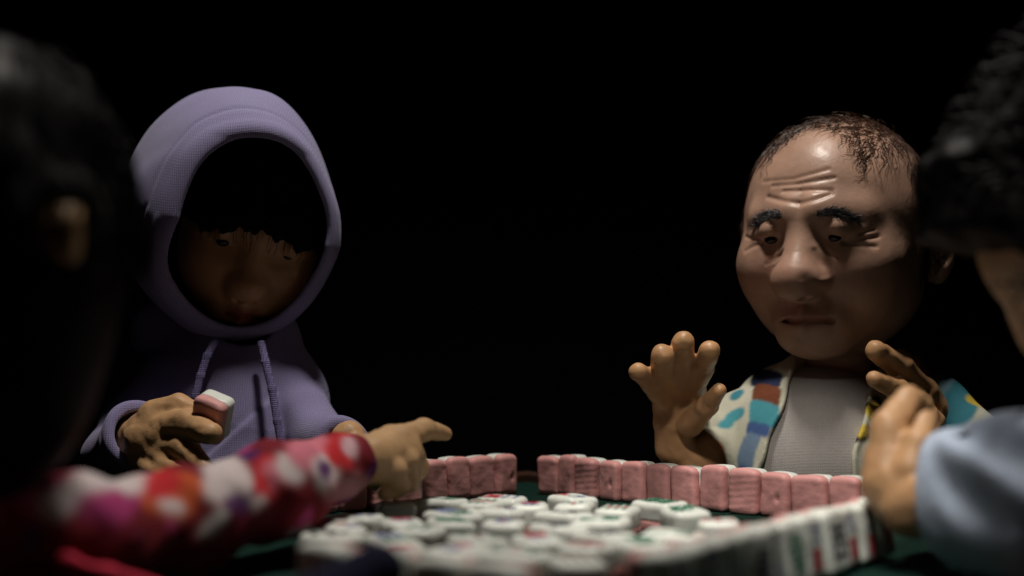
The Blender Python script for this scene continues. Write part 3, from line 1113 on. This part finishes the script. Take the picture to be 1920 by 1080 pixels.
S = .615
bevelled('felt_top', [(-S, S, -S, S, .02, .06)], M_FELT, tbl, .002)
R2 = S + .035
bevelled('rim', [(-R2, R2, S + .001, R2, -.02, .078), (-R2, R2, -R2, -S - .001, -.02, .078),
                 (-R2, -S - .001, -S, S, -.02, .0778), (S + .001, R2, -S, S, -.02, .0778)], M_WOOD, tbl, .006)
bevelled('underside', [(-S, S, -S, S, -.015, .0185)], M_WOOD, tbl, .002)

# black cloth hung well behind everything
bd = bpy.data.objects.new('backdrop', new_mesh('backdrop', *box_mesh([(-4, 4, 4.6, 4.63, -1.2, 3)]), M_DROP, False))
COL.objects.link(bd)
setprops(bd, 'black cloth hanging behind the table', 'backdrop', kind='structure')

# ------------------------------------------------------------------ tiles
TW, TT, TH = .0525, .043, .070
WHITE, PINK = [], []
for v in range(6):
    sd = 1.3 * v + .5

    def tile(P, sd=sd):
        q = P.copy()
        q[:, 0] = q[:, 0] + .0012 * np.sin(q[:, 2] * 50 + sd) + .03 * math.sin(sd * 5) * q[:, 2]
        q[:, 2] = q[:, 2] - .0025 * (1 - (q[:, 0] / .026) ** 2) * (q[:, 2] > 0) + .04 * math.sin(sd * 3) * q[:, 0]
        return rbox(q, (TW / 2, TT / 2, TH / 2), .0088) + noise(P, 70, sd) * .0009 + noise(P, 190, sd * 2) * .00025
    split = -.0045 + .002 * math.sin(sd * 7)

    def white(P, sd=sd):
        return smax(tile(P, sd), split + .0008 * np.sin(P[:, 0] * 160 + sd) - P[:, 1], .002)

    def pink(P, sd=sd):
        d = tile(P, sd) - .0004 + noise(P, 110, sd) * .00025 + (.0002 if v == 2 else .00004) * np.sin(P[:, 2] * 620 + 1.5 * np.sin(P[:, 0] * 60 + sd)) * (P[:, 1] < -.012)
        dent = np.exp(-(((P[:, 0] - .01 * math.sin(sd * 9)) / .004) ** 2 + ((P[:, 2] + .012 * math.cos(sd * 4)) / .006) ** 2))
        d = d + .003 * dent * (P[:, 1] < -.01) * (v == 3)
        return smax(d, P[:, 1] - split - .0008 * np.sin(P[:, 0] * 160 + sd), .002)
    b = np.array([.034, .028, .044])
    V, Q = surface(white, -b, b, .0026); WHITE.append(new_mesh('white_face', V, Q, M_WHITE))
    V, Q = surface(pink, -b, b, .0026); PINK.append(new_mesh('pink_back', V, Q, M_PINK))


def glyph(txt, size):
    cu = bpy.data.curves.new('writing', 'FONT')
    cu.body = txt; cu.size = size; cu.align_x = 'CENTER'; cu.align_y = 'CENTER'
    cu.offset = size * .018; cu.resolution_u = 3
    o = bpy.data.objects.new('writing', cu)
    COL.objects.link(o)
    bpy.context.view_layer.update()
    me = bpy.data.meshes.new_from_object(o.evaluated_get(bpy.context.evaluated_depsgraph_get()))
    V = np.array([v.co[:] for v in me.vertices]); Fc = [tuple(p.vertices) for p in me.polygons]
    bpy.data.objects.remove(o); bpy.data.meshes.remove(me); bpy.data.curves.remove(cu)
    if len(V) == 0:
        return np.zeros((0, 3)), []
    V[:, :2] -= (V[:, :2].max(0) + V[:, :2].min(0)) / 2
    return V, Fc


def disc(cx, cz, r0, r1, n=18):
    V, Fc = [], []
    for i in range(n):
        t = 2 * math.pi * i / n
        V += [(cx + r0 * math.cos(t), cz + r0 * math.sin(t), 0), (cx + r1 * math.cos(t), cz + r1 * math.sin(t), 0)]
    for i in range(n):
        j = (i + 1) % n
        Fc.append((2 * i, 2 * i + 1, 2 * j + 1, 2 * j))
    return np.array(V), Fc


def stick(cx, cz, w, h):
    V = [(cx - w, cz - h, 0), (cx + w, cz - h, 0), (cx + w * .7, cz, 0), (cx + w, cz + h, 0), (cx - w, cz + h, 0), (cx - w * .7, cz, 0)]
    return np.array(V), [(0, 1, 2, 5), (5, 2, 3, 4)]


MARKS = {}


def marks(kind):
    if kind in MARKS:
        return MARKS[kind]
    pieces = []
    typ, val = kind.split(':')
    if typ == 'character':
        V, f = glyph(val, .028); pieces.append((V + [0, .016, 0], f, M_INK))
        V, f = glyph('萬', .032); pieces.append((V + [0, -.015, 0], f, M_RED))
    elif typ == 'wind':
        V, f = glyph(val, .044); pieces.append((V, f, M_BLACK))
    elif typ == 'dragon':
        V, f = glyph(val, .046); pieces.append((V, f, M_RED if val == '中' else M_GREEN))
    elif typ == 'dots':
        n = int(val)
        lay = {1: [(0, 0, .016)], 2: [(0, .015, .011), (0, -.015, .011)], 3: [(-.011, .018, .008), (0, 0, .008), (.011, -.018, .008)],
               4: [(x, y, .009) for x in (-.011, .011) for y in (-.014, .014)],
               5: [(x, y, .0075) for x in (-.012, .012) for y in (-.018, .018)] + [(0, 0, .0075)],
               6: [(x, y, .0078) for x in (-.0105, .0105) for y in (-.019, .000, .019)]}[n]
        cols = [M_INK, M_RED, M_GREEN]
        for i, (x, y, r) in enumerate(lay):
            c = cols[(i if n in (3, 5) else i // 2) % 3]
            V, f = disc(x, y, r * .62, r); pieces.append((V, f, c))
            V, f = disc(x, y, .0003, r * .36); pieces.append((V, f, M_RED if c is not M_RED else M_GREEN))
    elif typ == 'bamboo':
        n = int(val)
        rows = {2: [1, 1], 3: [1, 2], 4: [2, 2], 5: [2, 1, 2], 6: [3, 3], 8: [4, 4], 9: [3, 3, 3]}[n]
        for i, k in enumerate(rows):
            z = (len(rows) - 1) / 2 - i
            for j in range(k):
                x = (j - (k - 1) / 2) * (.034 / max(k, 2))
                c = M_RED if (k == 1 and n in (3, 5)) or (n == 9 and i == 1) else (M_INK if n in (2, 6) and i == 1 else M_GREEN)
                V, f = stick(x, z * (.052 / len(rows)), .0034, .022 / len(rows)); pieces.append((V, f, c))
    VV, FF, MI, ms = [], [], [], []
    nv = 0
    for V, f, m in pieces:
        if m not in ms:
            ms.append(m)
        V = np.asarray(V, float)
        VV.append(np.stack([-V[:, 0], np.full(len(V), TT / 2 + .0006), V[:, 1]], 1) if len(V) else V)
        FF += [tuple(i + nv for i in t) for t in f]
        MI += [ms.index(m)] * len(f)
        nv += len(V)
    me = new_mesh('painted_mark', np.concatenate(VV), FF, ms, False, mat_idx=MI)
    md = me
    MARKS[kind] = md
    return md


NUM = '一二三四五六七八九'
KINDS = (['character:' + c for c in NUM] + ['dots:%d' % i for i in range(1, 7)] + ['bamboo:%d' % i for i in (2, 3, 4, 5, 6, 8, 9)]
         + ['wind:' + c for c in '東南西北'] + ['dragon:中', 'dragon:發'])


def add_tile(loc, rot, kind, label, group, v=None):
    v = random.randrange(6) if v is None else v
    o = empty('mahjong_tile', loc, label, 'mahjong tile', group)
    o.rotation_euler = rot
    for nm, me in (('white_face', WHITE[v]), ('pink_back', PINK[v]), ('painted_mark', marks(kind))):
        c_ = bpy.data.objects.new(nm, me); COL.objects.link(c_); c_.parent = o
    return o


ORD = ['first', 'second', 'third', 'fourth', 'fifth', 'sixth', 'seventh', 'eighth', 'ninth', 'tenth', 'eleventh', 'twelfth', 'thirteenth', 'fourteenth']
u1 = np.array([.7071, -.7071]); nrm = np.array([.7071, .7071])
# the old man's row: pink backs to the middle
x = 0
t = -.432
sizes = [.92, .80, .98, .88, 1.02, 1.0, 1.02, 1.0, 1.06, 1.04, 1.18, 1.0, 1.04]
for i in range(13):
    wdt = TW * sizes[i] * .955
    p = CT + nrm * .475 + u1 * (t + wdt / 2) + nrm * random.uniform(-.004, .004)
    hz = random.uniform(.96, 1.04)
    o = add_tile((p[0], p[1], TH * hz / 2), (random.uniform(-.03, .03), 0, math.radians(-45) + random.uniform(-.10, .10) + (.25 if i == 0 else 0)), random.choice(KINDS),
                 '%s pink-backed tile from the far corner, old man\'s row' % ORD[i].capitalize(),
                 'pink backed tiles standing before the old man', i % 6)
    o.scale = (sizes[i] * .95, 1, hz)
    t += wdt + random.uniform(.003, .008)
# the hooded puppet's row
t = .428
for i in range(9):
    wdt = TW * random.uniform(.94, 1.1)
    p = CT - u1 * .475 + nrm * (t - wdt / 2) + u1 * random.uniform(-.004, .004)
    hz = random.uniform(.97, 1.05)
    o = add_tile((p[0], p[1], TH * hz / 2), (random.uniform(-.03, .03), 0, math.radians(45) + random.uniform(-.12, .12)), random.choice(KINDS),
                 '%s pink-backed tile from the far corner, hooded puppet\'s row' % ORD[i].capitalize(),
                 'pink backed tiles standing before the hooded puppet', (i + 3) % 6)
    o.scale = (wdt / TW * .97, 1, hz)
    t -= wdt + random.uniform(.002, .007)
# the two near rows: white faces to the camera
def near_row(A, B, n, who, where, seq, stp=None):
    A, B = np.array(A), np.array(B)
    d = (B - A); ln = np.linalg.norm(d); d /= ln
    out = np.array([d[1], -d[0]])
    if out[1] > 0:
        out = -out
    ang = math.atan2(-out[0], out[1])
    for i in range(n):
        p = A + d * (ln * (i + .5) / n) + out * random.uniform(-.004, .004)
        hz = random.uniform(.97, 1.03)
        o = add_tile((p[0], p[1], TH * hz / 2 + .002), (random.uniform(.10, .17), 0, ang + random.uniform(-.06, .06)), seq[i % len(seq)],
                     '%s white-faced tile from the near corner, %s row' % (ORD[i].capitalize(), where), who, (i * 2 + 1) % 6)
        o.scale = (.98, 1, hz)


near_row((.122, 1.132), (.45, 1.59), 11, 'white faced tiles of the blue-sleeved puppet', 'blue-sleeved puppet',
         ['dots:2', 'character:三', 'bamboo:4', 'wind:東', 'bamboo:2', 'dragon:發', 'character:六', 'wind:西', 'character:八', 'character:九', 'character:七', 'character:五'])
near_row((.018, 1.062), (-.192, 1.192), 4, 'white faced tiles of the floral-sleeved puppet', 'floral-sleeved puppet',
         ['dots:4', 'wind:北', 'dots:2', 'bamboo:3', 'wind:南', 'dragon:發'])

# the discards, face up in the middle
DISC = [(715, 1012, 25, 'bamboo:6'), (655, 1003, 60, 'wind:北'), (770, 1026, -15, 'character:九'), (1040, 1046, 10, 'bamboo:9'), (1000, 985, 30, 'wind:東'), (748, 942, 10, 'dragon:中'), (822, 937, 55, 'bamboo:8'), (904, 942, -20, 'bamboo:9'), (940, 933, 65, 'character:二'), (992, 947, 0, 'character:五'),
        (1073, 931, 30, 'character:七'), (1078, 945, -8, 'bamboo:3'), (852, 962, 48, 'bamboo:6'), (927, 955, 70, 'dots:3'),
        (763, 976, 15, 'character:九'), (792, 989, -12, 'bamboo:4'), (862, 979, 20, 'dragon:發'), (929, 979, -5, 'dots:2'), (904, 1008, 35, 'bamboo:5'),
        (1060, 962, 50, 'wind:南'), (1021, 1010, 12, 'character:八'), (1086, 1022, -20, 'dragon:中'),
        (1146, 1002, 30, 'wind:西'), (974, 1036, 60, 'bamboo:5'), (1123, 974, 75, 'bamboo:8'), (1158, 953, -15, 'bamboo:9'), (1237, 941, 40, 'bamboo:8'),
        (1285, 955, 12, 'dragon:發'), (1347, 977, -6, 'dragon:中'), (1192, 1014, 20, 'bamboo:8'), (1255, 1000, 70, 'bamboo:4'),
        (640, 985, 20, 'dots:3'), (690, 970, 70, 'character:二'), (850, 1030, -30, 'character:七'),
        ]
pos = []
for px, py, yaw, kind in DISC:
    Y = F * (CAMH - TT) / (py - HY)
    pos.append([(px - CX) / F * Y, Y, math.radians(yaw)])
pos = np.array(pos)


def axes(a):
    return np.array([[math.cos(a), math.sin(a)], [-math.sin(a), math.cos(a)]])


hw, hh = TW / 2 + .001, TH / 2 + .001
FENCE = [(np.array([.088, 1.085]), np.array([.45, 1.59])), (np.array([.018, 1.062]), np.array([-.192, 1.192])),
         (CT + nrm * .475, CT + nrm * .475 + u1), (CT - u1 * .475, CT - u1 * .475 + nrm)]
for it in range(200):
    moved = False
    for i in range(len(pos)):
        for j in range(i):
            dlt = pos[i, :2] - pos[j, :2]
            if dlt @ dlt > .0085:
                continue
            Ai, Aj = axes(pos[i, 2]), axes(pos[j, 2])
            best, bax = 9, None
            for ax in np.concatenate([Ai, Aj]):
                ri = hw * abs(Ai[0] @ ax) + hh * abs(Ai[1] @ ax); rj = hw * abs(Aj[0] @ ax) + hh * abs(Aj[1] @ ax)
                ov = ri + rj - abs(dlt @ ax)
                if ov < best:
                    best, bax = ov, ax * (1 if dlt @ ax >= 0 else -1)
            if best > 1e-4:
                pos[i, :2] += bax * best * .5; pos[j, :2] -= bax * best * .5
                moved = True
    for A, B in FENCE:
        n_ = np.array([-(B - A)[1], (B - A)[0]]); n_ /= np.linalg.norm(n_)
        if (CT - A) @ n_ < 0:
            n_ = -n_
        for i in range(len(pos)):
            ax_ = axes(pos[i, 2])
            need = TT / 2 + .012 + hw * abs(ax_[0] @ n_) + hh * abs(ax_[1] @ n_)
            d_ = (pos[i, :2] - A) @ n_
            if d_ < need:
                pos[i, :2] += n_ * (need - d_); moved = True
    if not moved:
        break
order = sorted(range(len(pos)), key=lambda i: pos[i, 1])
lines = [sorted(order[k:k + 6], key=lambda i: pos[i, 0] / pos[i, 1]) for k in range(0, len(order), 6)]
COLR = {'dots': 'painted dots', 'bamboo': 'painted bamboo sticks', 'character': 'blue and red characters', 'wind': 'a dark painted character'}
LINE = ['nearest', 'second nearest', 'third nearest', 'fourth nearest', 'fifth nearest', 'sixth nearest', 'farthest']
for li, ln in enumerate(lines):
    for ri, i in enumerate(ln):
        kind = DISC[i][3]
        what = COLR.get(kind.split(':')[0]) or ('a red painted character' if kind.endswith('中') else 'a green painted character')
        z = TT / 2 + .0015
        add_tile((pos[i, 0], pos[i, 1], z), (math.pi / 2 + random.uniform(-.05, .05), random.uniform(-.05, .05), pos[i, 2]), kind,
                 'face-up tile with %s, %s from left in %s line' % (what, ORD[ri], LINE[li]),
                 'face-up discarded tiles in the middle')
# the tile held up by the hooded puppet
p = W(398, 782, 2.035)
add_tile(p, (math.radians(24), math.radians(20), math.radians(-14)), 'bamboo:2',
         'pink and white tile held between the hooded puppet\'s finger and thumb', None, 2).scale = (1.03, 1.03, 1.03)

# ------------------------------------------------------------------ light: a lamp hung over the table and an added fill spot
ld = bpy.data.lights.new('hanging_lamp', 'SPOT')
ld.energy = 245; ld.color = (1.0, .93, .84)
ld.spot_size = math.radians(110); ld.spot_blend = .5
ld.shadow_soft_size = .16
lo_ = bpy.data.objects.new('hanging_lamp', ld)
COL.objects.link(lo_)
lo_.location = (.03, 1.76, 2.9)

fd = bpy.data.lights.new('table_fill_spot', 'SPOT')  # added fill from an unseen source, brightens tile sides and the T-shirt
fd.energy = 88; fd.color = (1.0, .93, .84); fd.shadow_soft_size = .10; fd.spot_size = math.radians(23.5); fd.spot_blend = .3
fo = bpy.data.objects.new('table_fill_spot', fd); COL.objects.link(fo)
fo.location = (.10, .55, 1.7)
fo.rotation_euler = (Vector((.365, 1.79, .0)) - fo.location).to_track_quat('-Z', 'Y').to_euler()

w = bpy.data.worlds.new('World'); SC.world = w
w.use_nodes = True
w.node_tree.nodes['Background'].inputs['Color'].default_value = (.5, .55, .7, 1)
w.node_tree.nodes['Background'].inputs['Strength'].default_value = .001

# ------------------------------------------------------------------ camera
cd = bpy.data.cameras.new('camera')
cam = bpy.data.objects.new('camera', cd); COL.objects.link(cam)
cam.location = (0, 0, CAMH); cam.rotation_euler = (math.pi / 2, 0, 0)
cd.sensor_width = 36; cd.lens = 36 * F / 1920
cd.shift_y = (HY - 540) / 1920
cd.clip_start = .05; cd.clip_end = 50
cd.dof.use_dof = True
cd.dof.focus_distance = 2.10
cd.dof.aperture_fstop = cd.lens / 1000 / .034
SC.camera = cam
vs = SC.view_settings
vs.view_transform = 'Standard'; vs.look = 'None'; vs.exposure = 0; vs.gamma = 1
